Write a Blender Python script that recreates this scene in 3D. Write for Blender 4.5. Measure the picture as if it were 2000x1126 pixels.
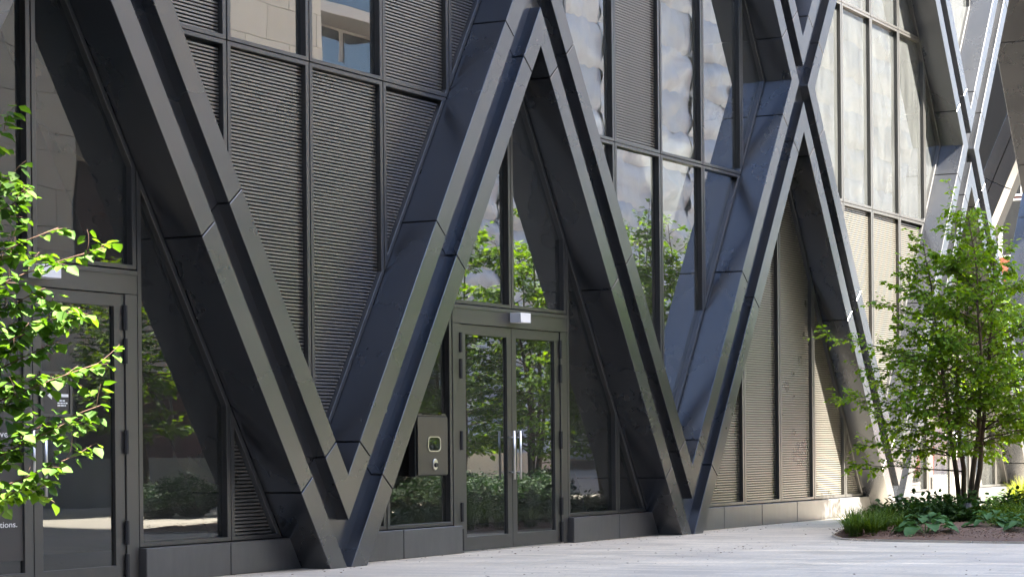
import bpy, bmesh, math, random
import numpy as np
from mathutils import Vector, Matrix

# ------------------------------------------------------------------ clear
for o in list(bpy.data.objects):
    bpy.data.objects.remove(o, do_unlink=True)
scene = bpy.context.scene
COL = scene.collection

# ------------------------------------------------------------------ camera
PX, PY, FPX, PHI, ROLL = 2268.4, 858.1, 3324.4, 0.3214, -0.0094
cam_data = bpy.data.cameras.new('camera')
cam = bpy.data.objects.new('camera', cam_data)
COL.objects.link(cam)
fw = Vector((math.cos(PHI), math.sin(PHI), 0))
rt = Vector((math.sin(PHI), -math.cos(PHI), 0))
up = Vector((0, 0, 1))
r2 = rt * math.cos(ROLL) + up * math.sin(ROLL)
u2 = -rt * math.sin(ROLL) + up * math.cos(ROLL)
mw = Matrix((r2, u2, -fw)).transposed().to_4x4()
mw.translation = Vector((0, -14.71, 1.294))
cam.matrix_world = mw
cam_data.sensor_width = 36.0
cam_data.lens = FPX / 2000 * 36.0
cam_data.shift_x = (1000 - PX) / 2000
cam_data.shift_y = (PY - 563) / 2000
cam_data.clip_start = 0.1
cam_data.clip_end = 2000
scene.camera = cam

# ------------------------------------------------------------------ sky, sun, exposure
SUN = Vector((-0.136, 1.0, -1.56)).normalized()       # direction of travel
to_sun = -SUN
elev = math.asin(to_sun.z)
world = bpy.data.worlds.new('World')
scene.world = world
world.use_nodes = True
nt = world.node_tree
for n in list(nt.nodes):
    nt.nodes.remove(n)
wo = nt.nodes.new('ShaderNodeOutputWorld')
bg = nt.nodes.new('ShaderNodeBackground')
sk = nt.nodes.new('ShaderNodeTexSky')
sk.sky_type = 'NISHITA'
sk.sun_disc = False
sk.sun_elevation = elev
sk.sun_rotation = math.atan2(to_sun.x, to_sun.y)
sk.altitude = 100
sk.air_density = 1.0
sk.dust_density = 1.6
sk.ozone_density = 1.0
bg.inputs['Strength'].default_value = 0.072
world.cycles.sampling_method = 'NONE'
nt.links.new(sk.outputs[0], bg.inputs['Color'])
nt.links.new(bg.outputs[0], wo.inputs['Surface'])
sd = bpy.data.lights.new('sun', 'SUN')
sd.energy = 5.0
sd.angle = math.radians(0.6)
sd.color = (1.0, 0.94, 0.84)
so = bpy.data.objects.new('sun', sd)
COL.objects.link(so)
so.rotation_euler = SUN.to_track_quat('-Z', 'Y').to_euler()
so.location = (0, -20, 60)
vs = scene.view_settings
vs.view_transform = 'Standard'
vs.look = 'None'
vs.exposure = 3.95
vs.gamma = 1.0
scene.render.resolution_x = 1024
scene.render.resolution_y = 576
try:
    scene.cycles.max_bounces = 8
    scene.cycles.glossy_bounces = 5
    scene.cycles.transparent_max_bounces = 12
    scene.cycles.sample_clamp_indirect = 0.35
    scene.cycles.caustics_reflective = False
    scene.cycles.caustics_refractive = False
    scene.cycles.blur_glossy = 0.6
    scene.cycles.use_light_tree = False
except Exception:
    pass

# ------------------------------------------------------------------ material helpers
def new_mat(name):
    m = bpy.data.materials.new(name)
    m.use_nodes = True
    t = m.node_tree
    return m, t, t.nodes['Principled BSDF'], t.nodes['Material Output']

def N(t, typ, **kw):
    n = t.nodes.new(typ)
    for k, v in kw.items():
        if hasattr(n, k):
            setattr(n, k, v)
        else:
            n.inputs[k].default_value = v
    return n

def coords(t, scale=(1, 1, 1)):
    tc = N(t, 'ShaderNodeNewGeometry')
    mp = N(t, 'ShaderNodeMapping')
    mp.inputs['Scale'].default_value = scale
    t.links.new(tc.outputs['Position'], mp.inputs['Vector'])
    return mp.outputs[0]

def noise(t, vec, scale, detail=4, rough=0.55):
    n = N(t, 'ShaderNodeTexNoise')
    n.inputs['Scale'].default_value = scale
    n.inputs['Detail'].default_value = detail
    n.inputs['Roughness'].default_value = rough
    t.links.new(vec, n.inputs['Vector'])
    return n.outputs['Fac']

def ramp(t, fac, stops):
    r = N(t, 'ShaderNodeValToRGB')
    e = r.color_ramp.elements
    while len(e) < len(stops):
        e.new(0.5)
    for el, (pos, c) in zip(e, stops):
        el.position = pos
        el.color = (c, c, c, 1) if isinstance(c, (int, float)) else (*c, 1)
    t.links.new(fac, r.inputs[0])
    return r.outputs[0]

def mix_col(t, fac, a, b, mode='MIX'):
    m = N(t, 'ShaderNodeMix', data_type='RGBA', blend_type=mode)
    def put(sock, v):
        if hasattr(v, 'is_output'):
            t.links.new(v, sock)
        elif isinstance(v, (int, float)):
            sock.default_value = v
        else:
            sock.default_value = (*v, 1)
    put(m.inputs[0], fac)
    put(m.inputs[6], a)
    put(m.inputs[7], b)
    return m.outputs[2]

def bump(t, h, strength, dist=0.01):
    b = N(t, 'ShaderNodeBump')
    b.inputs['Strength'].default_value = strength
    b.inputs['Distance'].default_value = dist
    t.links.new(h, b.inputs['Height'])
    return b.outputs[0]

def metal_mat(name, col, metallic, rough, streak=0.25, var=0.12, bump_s=0.03, ior=1.5):
    m, t, p, o = new_mat(name)
    p.inputs['IOR'].default_value = ior
    v = coords(t)
    vs_ = coords(t, (3, 3, 0.5))
    big = noise(t, v, 0.7, 5)
    st = noise(t, vs_, 5.0, 6, 0.65)
    gi = N(t, 'ShaderNodeNewGeometry')
    oi = N(t, 'ShaderNodeObjectInfo')
    dark = tuple(c * (1 - var) for c in col)
    lite = tuple(min(1, c * (1 + var)) for c in col)
    c1 = mix_col(t, oi.outputs['Random'], dark, lite)
    c2 = mix_col(t, ramp(t, st, [(0.35, 0.0), (0.75, streak)]), c1, tuple(min(1, c * 1.8 + 0.01) for c in col))
    t.links.new(c2, p.inputs['Base Color'])
    rr = ramp(t, big, [(0.3, rough * 0.85), (0.7, rough * 1.2)])
    t.links.new(rr, p.inputs['Roughness'])
    p.inputs['Metallic'].default_value = metallic
    fine = noise(t, coords(t, (1, 1, 1)), 2.2, 2)
    t.links.new(bump(t, fine, bump_s, 0.02), p.inputs['Normal'])
    return m

M = {}
M['cladding'] = metal_mat('black_metal_cladding', (0.0150, 0.0165, 0.0205), 0.0, 0.27, 0.0, 0.10, 0.03, ior=2.15)
M['louver'] = metal_mat('bronze_louver_metal', (0.084, 0.078, 0.065), 0.0, 0.30, 0.0, 0.12, 0.0, ior=2.3)
M['frame'] = metal_mat('dark_frame_metal', (0.035, 0.034, 0.032), 0.0, 0.32, 0.15, 0.05, 0.0, ior=1.8)
M['plinth'] = metal_mat('grey_plinth_metal', (0.055, 0.055, 0.056), 0.0, 0.36, 0.35, 0.10, 0.03, ior=1.8)
M['steel'] = metal_mat('brushed_steel', (0.62, 0.60, 0.57), 1.0, 0.28, 0.1, 0.02, 0.0)
M['boxsteel'] = metal_mat('cabinet_steel', (0.11, 0.105, 0.10), 0.9, 0.38, 0.1, 0.02, 0.0)

def plain(name, col, rough=0.6, metallic=0.0, spec=None, emit=None):
    m, t, p, o = new_mat(name)
    p.inputs['Base Color'].default_value = (*col, 1)
    p.inputs['Roughness'].default_value = rough
    p.inputs['Metallic'].default_value = metallic
    return m
M['black'] = plain('black_rubber', (0.012, 0.012, 0.013), 0.6)
M['core'] = plain('black_steel_core', (0.008, 0.008, 0.008), 0.9)
M['backing'] = plain('dark_louver_backing', (0.035, 0.033, 0.03), 0.7)
M['white'] = plain('white_plastic', (0.78, 0.78, 0.80), 0.45)
M['text'] = plain('white_vinyl_lettering', (0.8, 0.8, 0.8), 0.5)
M['poster'] = plain('dark_grey_poster', (0.05, 0.047, 0.045), 0.45)
M['brickred'] = plain('red_brick_wall', (0.30, 0.09, 0.06), 0.85)
M['mirror'] = metal_mat('blue_sky_reflector', (0.36, 0.56, 0.85), 1.0, 0.06, 0.0, 0.05, 0.0)  # reflector for the added tower, gives the cladding its blue sky sheen
M['red'] = plain('red_plastic', (0.55, 0.04, 0.03), 0.4)
M['whitemetal'] = plain('white_window_frame', (0.75, 0.75, 0.74), 0.5)
M['darkstone'] = plain('dark_blocker_face', (0.05, 0.05, 0.052), 0.7)
M['asphalt'] = plain('asphalt', (0.05, 0.05, 0.052), 0.85)
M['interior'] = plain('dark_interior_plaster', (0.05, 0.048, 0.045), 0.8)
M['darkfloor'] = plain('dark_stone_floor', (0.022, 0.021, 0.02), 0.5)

def glass_mat(name, tint=(0.30, 0.34, 0.34), wav=0.02, ior=2.1, base=0.0):
    m, t, p, o = new_mat(name)
    t.nodes.remove(p)
    v = coords(t, (1, 1, 0.8))
    h = noise(t, v, 0.9, 2, 0.4)
    nrm = bump(t, h, wav, 0.25)
    g = N(t, 'ShaderNodeBsdfGlossy')
    g.inputs['Roughness'].default_value = 0.0
    g.inputs['Color'].default_value = (0.95, 0.98, 1.0, 1)
    t.links.new(nrm, g.inputs['Normal'])
    tr = N(t, 'ShaderNodeBsdfTransparent')
    tr.inputs['Color'].default_value = (*tint, 1)
    fr = N(t, 'ShaderNodeFresnel')
    fr.inputs['IOR'].default_value = ior
    t.links.new(nrm, fr.inputs['Normal'])
    mx = N(t, 'ShaderNodeMixShader')
    t.links.new(fr.outputs[0], mx.inputs[0])
    t.links.new(tr.outputs[0], mx.inputs[1])
    t.links.new(g.outputs[0], mx.inputs[2])
    # thin film of dust scatters a little light
    df = N(t, 'ShaderNodeBsdfDiffuse')
    df.inputs['Color'].default_value = (0.45, 0.47, 0.46, 1)
    d2 = noise(t, coords(t, (4, 4, 0.6)), 1.5, 5, 0.6)
    mx2 = N(t, 'ShaderNodeMixShader')
    t.links.new(ramp(t, d2, [(0.3, 0.02 + base), (0.8, 0.07 + base * 1.6)]), mx2.inputs[0])
    t.links.new(mx.outputs[0], mx2.inputs[1])
    t.links.new(df.outputs[0], mx2.inputs[2])
    t.links.new(mx2.outputs[0], o.inputs['Surface'])
    return m
M['glass'] = glass_mat('reflective_dark_glass', ior=2.8, wav=0.005)
M['glass_dusty'] = glass_mat('dusty_reflective_glass', ior=1.8, wav=0.006, base=0.035)
M['doorglass'] = glass_mat('door_glass', ior=1.75, wav=0.006, tint=(0.4, 0.44, 0.42))
M['leafglass'] = glass_mat('door_leaf_glass', ior=2.5, wav=0.005, tint=(0.3, 0.33, 0.31))
M['entryglass'] = glass_mat('entry_glass', ior=1.8, wav=0.012)
M['darkpane'] = plain('dark_window_pane', (0.02, 0.025, 0.03), 0.35)
M['blueglass'] = glass_mat('blue_window_glass', ior=2.4, wav=0.03, tint=(0.1, 0.3, 0.4))

def leaf_mat(name, c1, c2, c3, transl=0.45):
    m, t, p, o = new_mat(name)
    gi = N(t, 'ShaderNodeNewGeometry')
    r = N(t, 'ShaderNodeValToRGB')
    e = r.color_ramp.elements
    e.new(0.5)
    for el, (pos, c) in zip(e, [(0.0, c1), (0.55, c2), (1.0, c3)]):
        el.position = pos
        el.color = (*c, 1)
    t.links.new(gi.outputs['Random Per Island'], r.inputs[0])
    t.links.new(r.outputs[0], p.inputs['Base Color'])
    p.inputs['Roughness'].default_value = 0.6
    p.inputs['Specular IOR Level'].default_value = 0.22
    tl = N(t, 'ShaderNodeBsdfTranslucent')
    hs = N(t, 'ShaderNodeHueSaturation')
    hs.inputs['Hue'].default_value = 0.485
    hs.inputs['Saturation'].default_value = 1.15
    hs.inputs['Value'].default_value = 1.5
    t.links.new(r.outputs[0], hs.inputs['Color'])
    t.links.new(hs.outputs[0], tl.inputs['Color'])
    mx = N(t, 'ShaderNodeMixShader')
    mx.inputs[0].default_value = transl
    t.links.new(p.outputs[0], mx.inputs[1])
    t.links.new(tl.outputs[0], mx.inputs[2])
    t.links.new(mx.outputs[0], o.inputs['Surface'])
    return m
M['leaf_near'] = leaf_mat('spring_leaf', (0.035, 0.08, 0.012), (0.06, 0.13, 0.02), (0.10, 0.175, 0.03), 0.40)
M['leaf_tree'] = leaf_mat('tree_leaf', (0.075, 0.155, 0.014), (0.125, 0.24, 0.022), (0.20, 0.33, 0.035), 0.42)
M['leaf_far'] = leaf_mat('plaza_tree_leaf', (0.045, 0.10, 0.012), (0.09, 0.17, 0.02), (0.14, 0.23, 0.03), 0.5)
M['leaf_dark'] = leaf_mat('groundcover_leaf', (0.018, 0.045, 0.012), (0.03, 0.07, 0.016), (0.05, 0.10, 0.02), 0.25)
M['leaf_shrub'] = leaf_mat('shrub_leaf', (0.02, 0.05, 0.018), (0.03, 0.07, 0.022), (0.05, 0.09, 0.025), 0.25)
M['leaf_hosta'] = leaf_mat('hosta_leaf', (0.04, 0.11, 0.035), (0.06, 0.14, 0.045), (0.09, 0.18, 0.05), 0.25)
M['grass'] = leaf_mat('strap_grass', (0.045, 0.09, 0.015), (0.07, 0.13, 0.02), (0.11, 0.17, 0.025), 0.3)
M['grass_sunlit'] = leaf_mat('sunlit_grass', (0.12, 0.17, 0.02), (0.2, 0.24, 0.03), (0.28, 0.30, 0.05), 0.4)  # yellow sunlight on the grass is put into its colour

def bark_mat(name, c1, c2):
    m, t, p, o = new_mat(name)
    v = coords(t, (9, 9, 1.6))
    n = noise(t, v, 6, 6, 0.65)
    t.links.new(mix_col(t, n, c1, c2), p.inputs['Base Color'])
    p.inputs['Roughness'].default_value = 0.85
    t.links.new(bump(t, n, 0.5, 0.01), p.inputs['Normal'])
    return m
M['bark'] = bark_mat('brown_bark', (0.05, 0.036, 0.028), (0.14, 0.10, 0.075))
M['twig'] = bark_mat('reddish_twig_bark', (0.07, 0.035, 0.025), (0.17, 0.10, 0.07))

def stone_mat(name, c1, c2, scale=3.0):
    m, t, p, o = new_mat(name)
    n = noise(t, coords(t), scale, 8, 0.6)
    n2 = noise(t, coords(t), 0.25, 3)
    oi = N(t, 'ShaderNodeObjectInfo')
    c = mix_col(t, n, c1, c2)
    c = mix_col(t, 0.3, c, mix_col(t, oi.outputs['Random'], c1, c2))
    t.links.new(c, p.inputs['Base Color'])
    p.inputs['Roughness'].default_value = 0.8
    t.links.new(bump(t, n, 0.15, 0.01), p.inputs['Normal'])
    return m
M['limestone'] = stone_mat('beige_limestone', (0.54, 0.48, 0.38), (0.68, 0.62, 0.51))
M['concrete'] = stone_mat('pale_concrete', (0.42, 0.38, 0.33), (0.55, 0.51, 0.45))
M['slab'] = stone_mat('grey_slab_concrete', (0.32, 0.31, 0.30), (0.45, 0.44, 0.42))
M['mulch'] = stone_mat('brown_mulch', (0.06, 0.03, 0.018), (0.15, 0.085, 0.05), 30)

def tarp_mat():
    m, t, p, o = new_mat('white_scaffold_netting')
    n = noise(t, coords(t), 1.3, 6, 0.6)
    n2 = noise(t, coords(t, (0.3, 0.3, 2.0)), 0.9, 3)
    c = mix_col(t, n, (0.52, 0.54, 0.56), (0.74, 0.76, 0.77))
    c = mix_col(t, ramp(t, n2, [(0.55, 0.0), (0.75, 0.35)]), c, (0.40, 0.34, 0.27))
    t.links.new(c, p.inputs['Base Color'])
    oi = N(t, 'ShaderNodeObjectInfo')
    c = mix_col(t, oi.outputs['Random'], c, mix_col(t, 0.45, c, (0.26, 0.30, 0.36)))
    t.links.new(c, p.inputs['Base Color'])
    vo = N(t, 'ShaderNodeTexVoronoi', feature='DISTANCE_TO_EDGE')
    vo.inputs['Scale'].default_value = 1.3
    vo.inputs['Randomness'].default_value = 1.0
    t.links.new(coords(t, (1.0, 1.0, 0.7)), vo.inputs['Vector'])
    t.links.new(bump(t, vo.outputs['Distance'], 0.35, 0.3), p.inputs['Normal'])
    p.inputs['Roughness'].default_value = 0.35
    tl = N(t, 'ShaderNodeBsdfTranslucent')
    t.links.new(c, tl.inputs['Color'])
    mx = N(t, 'ShaderNodeMixShader')
    mx.inputs[0].default_value = 0.15
    t.links.new(p.outputs[0], mx.inputs[1])
    t.links.new(tl.outputs[0], mx.inputs[2])
    t.links.new(mx.outputs[0], o.inputs['Surface'])
    return m
M['tarp'] = tarp_mat()

def paving_mat():
    m, t, p, o = new_mat('grey_plank_paving')
    tc = N(t, 'ShaderNodeNewGeometry')
    mp = N(t, 'ShaderNodeMapping')
    mp.inputs['Rotation'].default_value = (0, 0, math.radians(90))
    t.links.new(tc.outputs['Position'], mp.inputs['Vector'])
    br = N(t, 'ShaderNodeTexBrick')
    br.inputs['Scale'].default_value = 1.0
    br.inputs['Brick Width'].default_value = 0.90
    br.inputs['Row Height'].default_value = 0.15
    br.inputs['Mortar Size'].default_value = 0.006
    br.inputs['Mortar Smooth'].default_value = 0.3
    br.inputs['Bias'].default_value = 0.0
    br.inputs['Color1'].default_value = (0.41, 0.365, 0.285, 1)
    br.inputs['Color2'].default_value = (0.655, 0.575, 0.445, 1)
    br.inputs['Mortar'].default_value = (0.22, 0.21, 0.20, 1)
    br.offset = 0.37
    t.links.new(mp.outputs[0], br.inputs['Vector'])
    n = noise(t, coords(t), 1.2, 6, 0.6)
    n2 = noise(t, coords(t), 26, 4, 0.6)
    n3 = noise(t, coords(t), 0.35, 3, 0.5)
    c = mix_col(t, ramp(t, n, [(0.35, 0.0), (0.7, 0.5)]), br.outputs['Color'], (0.69, 0.61, 0.48))
    c = mix_col(t, ramp(t, n2, [(0.42, 0.35), (0.6, 0.0)]), c, (0.29, 0.27, 0.25))
    c = mix_col(t, ramp(t, n3, [(0.35, 0.45), (0.62, 0.0)]), c, (0.34, 0.31, 0.27))
    t.links.new(c, p.inputs['Base Color'])
    t.links.new(ramp(t, n, [(0.3, 0.45), (0.7, 0.7)]), p.inputs['Roughness'])
    t.links.new(bump(t, n2, 0.12, 0.004), p.inputs['Normal'])
    return m
M['paving'] = paving_mat()

# ------------------------------------------------------------------ object helpers
def link(name, mesh, mat=None, parent=None):
    o = bpy.data.objects.new(name, mesh)
    COL.objects.link(o)
    if mat is not None and len(mesh.materials) == 0:
        mesh.materials.append(mat)
    if parent is not None:
        o.parent = parent
        if o.parent.type == 'MESH' or o.parent.type == 'EMPTY':
            o.matrix_parent_inverse = Matrix.Identity(4)
    return o

def tag(o, label=None, cat=None, group=None, kind=None):
    if label: o['label'] = label
    if cat: o['category'] = cat
    if group: o['group'] = group
    if kind: o['kind'] = kind
    return o

def empty(name, loc=(0, 0, 0)):
    o = bpy.data.objects.new(name, None)
    o.empty_display_size = 0.2
    COL.objects.link(o)
    o.location = loc
    return o

def mesh_from(verts, faces, smooth=False):
    me = bpy.data.meshes.new('mesh')
    me.from_pydata([tuple(map(float, v)) for v in verts], [], faces)
    me.update()
    if smooth:
        me.polygons.foreach_set('use_smooth', [True] * len(me.polygons))
    return me

class MB:
    """collects solids into one mesh"""
    def __init__(s):
        s.v = []; s.f = []
    def add(s, verts, faces):
        b = len(s.v)
        s.v += [tuple(map(float, v)) for v in verts]
        s.f += [tuple(b + i for i in f) for f in faces]
    def box(s, x0, x1, y0, y1, z0, z1):
        s.add([(x0, y0, z0), (x1, y0, z0), (x1, y1, z0), (x0, y1, z0), (x0, y0, z1), (x1, y0, z1), (x1, y1, z1), (x0, y1, z1)],
              [(0, 3, 2, 1), (4, 5, 6, 7), (0, 1, 5, 4), (1, 2, 6, 5), (2, 3, 7, 6), (3, 0, 4, 7)])
    def prism(s, poly, y0, y1):
        """poly: (x,z) counter-clockwise seen from -y; extruded y0..y1"""
        n = len(poly)
        vs_ = [(x, y0, z) for x, z in poly] + [(x, y1, z) for x, z in poly]
        fs = [tuple(range(n)), tuple(range(2 * n - 1, n - 1, -1))]
        for i in range(n):
            j = (i + 1) % n
            fs.append((i, n + i, n + j, j))
        s.add(vs_, fs)
    def ring(s, outer, inner, y0, y1):
        n = len(outer)
        vs_ = [(x, y0, z) for x, z in outer] + [(x, y0, z) for x, z in inner] + \
              [(x, y1, z) for x, z in outer] + [(x, y1, z) for x, z in inner]
        fs = []
        for i in range(n):
            j = (i + 1) % n
            fs.append((i, j, n + j, n + i))
            fs.append((2 * n + j, 2 * n + i, 3 * n + i, 3 * n + j))
            fs.append((i, 2 * n + i, 2 * n + j, j))
            fs.append((n + j, 3 * n + j, 3 * n + i, n + i))
        s.add(vs_, fs)
    def tube(s, pts, radii, seg=6, cap=True):
        pts = [Vector(p) for p in pts]
        b = len(s.v)
        n = len(pts)
        for i, p in enumerate(pts):
            d = (pts[min(i + 1, n - 1)] - pts[max(i - 1, 0)]).normalized()
            a = d.cross(Vector((0.13, 0.31, 0.94)))
            if a.length < 1e-3: a = d.cross(Vector((1, 0, 0)))
            a.normalize(); c = d.cross(a)
            for k in range(seg):
                an = 2 * math.pi * k / seg
                s.v.append(tuple(p + (a * math.cos(an) + c * math.sin(an)) * radii[i]))
        for i in range(n - 1):
            for k in range(seg):
                k2 = (k + 1) % seg
                s.f.append((b + i * seg + k, b + i * seg + k2, b + (i + 1) * seg + k2, b + (i + 1) * seg + k))
        if cap:
            s.f.append(tuple(b + k for k in range(seg - 1, -1, -1)))
            s.f.append(tuple(b + (n - 1) * seg + k for k in range(seg)))
    def build(s, name, mat, parent=None, smooth=False, bevel=0.0, origin=None):
        me = bpy.data.meshes.new('mesh')
        me.from_pydata(s.v, [], s.f)
        if bevel > 0:
            bm = bmesh.new(); bm.from_mesh(me)
            bmesh.ops.recalc_face_normals(bm, faces=bm.faces)
            es = [e for e in bm.edges if e.is_manifold and e.calc_face_angle(0) > 0.5]
            bmesh.ops.bevel(bm, geom=es, offset=bevel, segments=1, affect='EDGES', profile=0.5)
            bm.to_mesh(me); bm.free()
        else:
            bm = bmesh.new(); bm.from_mesh(me)
            bmesh.ops.recalc_face_normals(bm, faces=bm.faces)
            bm.to_mesh(me); bm.free()
        me.update()
        if len(me.polygons) == 1 and (me.polygons[0].normal.y > 0.5 or me.polygons[0].normal.z < -0.5):
            me.flip_normals()
        if smooth:
            me.polygons.foreach_set('use_smooth', [True] * len(me.polygons))
        return link(name, me, mat, parent)

# convex polygon tools ------------------------------------------------
def clip(poly, a, b, c):
    """keep points with a*x+b*z<=c"""
    out = []
    n = len(poly)
    for i in range(n):
        p, q = poly[i], poly[(i + 1) % n]
        dp = a * p[0] + b * p[1] - c; dq = a * q[0] + b * q[1] - c
        if dp <= 0: out.append(p)
        if (dp < 0 < dq) or (dq < 0 < dp):
            t = dp / (dp - dq)
            out.append((p[0] + (q[0] - p[0]) * t, p[1] + (q[1] - p[1]) * t))
    r = []
    for p in out:
        if not r or (abs(p[0] - r[-1][0]) + abs(p[1] - r[-1][1])) > 1e-5: r.append(p)
    if len(r) > 1 and abs(r[0][0] - r[-1][0]) + abs(r[0][1] - r[-1][1]) < 1e-5: r.pop()
    return r

def area(poly):
    return 0.5 * sum(poly[i][0] * poly[(i + 1) % len(poly)][1] - poly[(i + 1) % len(poly)][0] * poly[i][1] for i in range(len(poly)))

def inset(poly, d):
    n = len(poly)
    ln = []
    for i in range(n):
        p, q = poly[i], poly[(i + 1) % n]
        ex, ez = q[0] - p[0], q[1] - p[1]
        L = math.hypot(ex, ez)
        nx, nz = ez / L, -ex / L
        ln.append((nx, nz, nx * p[0] + nz * p[1] - d))
    ex_ = []
    for i in range(n):
        a, b = ln[i - 1], ln[i]
        det = a[0] * b[1] - a[1] * b[0]
        if abs(det) < 1e-6: ex_ = []; break
        ex_.append(((a[2] * b[1] - a[1] * b[2]) / det, (a[0] * b[2] - a[2] * b[0]) / det))
    if ex_:
        ok = all((ex_[(i + 1) % n][0] - ex_[i][0]) * (poly[(i + 1) % n][0] - poly[i][0]) + (ex_[(i + 1) % n][1] - ex_[i][1]) * (poly[(i + 1) % n][1] - poly[i][1]) > 0 for i in range(n))
        if ok: return ex_
    r = list(poly)
    for i in range(n):
        p, q = poly[i], poly[(i + 1) % n]
        ex, ez = q[0] - p[0], q[1] - p[1]
        L = math.hypot(ex, ez)
        nx, nz = ez / L, -ex / L          # outward for ccw
        r = clip(r, nx, nz, nx * p[0] + nz * p[1] - d)
        if len(r) < 3: return []
    return r

def xrange_at(poly, z):
    xs = []
    n = len(poly)
    for i in range(n):
        p, q = poly[i], poly[(i + 1) % n]
        if (p[1] - z) * (q[1] - z) <= 0 and abs(p[1] - q[1]) > 1e-9:
            t = (z - p[1]) / (q[1] - p[1])
            if -1e-6 <= t <= 1 + 1e-6: xs.append(p[0] + (q[0] - p[0]) * t)
    return (min(xs), max(xs)) if len(xs) >= 2 else None

rng = random.Random(11)

# ==================================================================== GROUND
gm = MB()
gm.add([(-250, -250, 0), (350, -250, 0), (350, 250, 0), (-250, 250, 0)], [(0, 1, 2, 3)])
ground = gm.build('pavement', M['paving'])
tag(ground, 'grey plank paving of the plaza', None, kind='structure')

# ==================================================================== BUILDING
S = 6.44; X0 = 14.69; T = 0.468
ZB, ZN = 0.225, 7.105
HB, HA = 0.363, 0.133            # horizontal half widths: opening edge, groove edge
BZ, AZ = HB / T, HA / T          # the same measured vertically
DF, DB, GD = -0.549, 0.95, 0.155 # front, back, groove depth
JN = 0.735
JOINTS = [1.09, 3.64, 6.23, 7.98, 10.55, 13.1]
GAP = 0.007
ZTOP = 13.6

bld = empty('tower_building', (X0, 0, 0))
tag(bld, 'black metal tower base with criss-cross diagonal columns, louvers and glass doors', 'building')
def bpart(mb, name, mat, **kw):
    """child of the building; vertices are world coordinates"""
    o = mb.build(name, mat, bld, **kw)
    o.matrix_parent_inverse = Matrix.Translation((-X0, 0, 0))
    return o
def sub(mb, name, mat, par, **kw):
    o = mb.build(name, mat, par, **kw)
    return o

def cx(kind, xb, zb, z):         # centre line: kind +1 leans right going up, -1 leans left
    return xb + kind * (z - zb) * T
def strip_pt(kind, xb, zb, h, zj):
    z = zj - kind * JN * h
    return (cx(kind, xb, zb, z) + h, z)
def fix(poly):
    return poly if area(poly) > 0 else poly[::-1]

n_panels = 0
def panel(poly, par, y0, y1, bev=0.004):
    global n_panels
    n_panels += 1
    m = MB(); m.prism(fix(poly), y0, y1)
    return sub(m, 'cladding_panel', M['cladding'], par, bevel=bev)

lab_lower = {}
def make_column(kind, xb, zb, joints, label=None, name='diagonal_column'):
    """straight run of a member between two nodes; joints = z of panel joints, cladding between them"""
    z0, z1 = joints[0], joints[-1]
    c = MB()
    hh = HB - 0.03
    c.prism(fix([(cx(kind, xb, zb, z0 - 0.5) - hh, max(z0 - 0.5, 0.0)), (cx(kind, xb, zb, z0 - 0.5) + hh, max(z0 - 0.5, 0.0)),
                 (cx(kind, xb, zb, z1 + 0.5) + hh, z1 + 0.5), (cx(kind, xb, zb, z1 + 0.5) - hh, z1 + 0.5)]), DF + GD + 0.03, DB - 0.04)
    col = bpart(c, name, M['core'])
    if label: col['label'] = label
    for a, b in zip(joints[:-1], joints[1:]):
        a_, b_ = a + GAP, b - GAP
        for h0, h1 in ((-HB, -HA), (HA, HB)):
            q = [strip_pt(kind, xb, zb, h0, a_), strip_pt(kind, xb, zb, h1, a_), strip_pt(kind, xb, zb, h1, b_), strip_pt(kind, xb, zb, h0, b_)]
            panel(q, col, DF, DB)
        e = 0.012
        q = [strip_pt(kind, xb, zb, -HA - e, a_), strip_pt(kind, xb, zb, HA + e, a_), strip_pt(kind, xb, zb, HA + e, b_), strip_pt(kind, xb, zb, -HA - e, b_)]
        panel(q, col, DF + GD, DF + GD + 0.02, 0)
    return col

def make_node(xn, zn, jl, ju):
    c = MB()
    c.prism(fix([(xn - 0.30, zn - 0.5), (xn + 0.30, zn - 0.5), (xn + 0.30, zn + 0.5), (xn - 0.30, zn + 0.5)]), DF + GD + 0.03, DB - 0.05)
    nd = bpart(c, 'column_node', M['core'])
    jl_, ju_ = jl + GAP, ju - GAP
    # lower apex (\ and / coming from below): / is the left leg (kind +1), right strip ; \ right leg (kind -1), left strip
    xl = xn - (zn - ZB) * T; xr = xn + (zn - ZB) * T
    P = lambda k, h, z: strip_pt(k, xl if k > 0 else xr, zn - (zn - ZB), h, z)
    panel([P(1, HB, jl_), (xn, zn - BZ), P(-1, -HB, jl_), P(-1, -HA, jl_), (xn, zn - AZ), P(1, HA, jl_)], nd, DF, DB)
    # upper V: \ going up-left (kind -1) and / going up-right (kind +1) from the node
    Q = lambda k, h, z: strip_pt(k, xn, zn, h, z)
    panel([(xn, zn + AZ), Q(1, -HA, ju_), Q(1, -HB, ju_), (xn, zn + BZ), Q(-1, HB, ju_), Q(-1, HA, ju_)], nd, DF, DB)
    # left vertex
    panel([P(1, -HB, jl_), P(1, -HA, jl_), (xn - HA, zn), Q(-1, -HA, ju_), Q(-1, -HB, ju_), (xn - HB, zn)], nd, DF, DB)
    panel([P(-1, HB, jl_), (xn + HB, zn), Q(1, HB, ju_), Q(1, HA, ju_), (xn + HA, zn), P(-1, HA, jl_)], nd, DF, DB)
    e = 0.012
    panel([P(1, -HA - e, jl_), P(1, HA + e, jl_), (xn, zn - AZ + e), P(-1, -HA - e, jl_), P(-1, HA + e, jl_), (xn + HA + e, zn),
           Q(1, HA + e, ju_), Q(1, -HA - e, ju_), (xn, zn + AZ - e), Q(-1, HA + e, ju_), Q(-1, -HA - e, ju_), (xn - HA - e, zn)], nd, DF + GD, DF + GD + 0.02, 0)
    return nd

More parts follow.
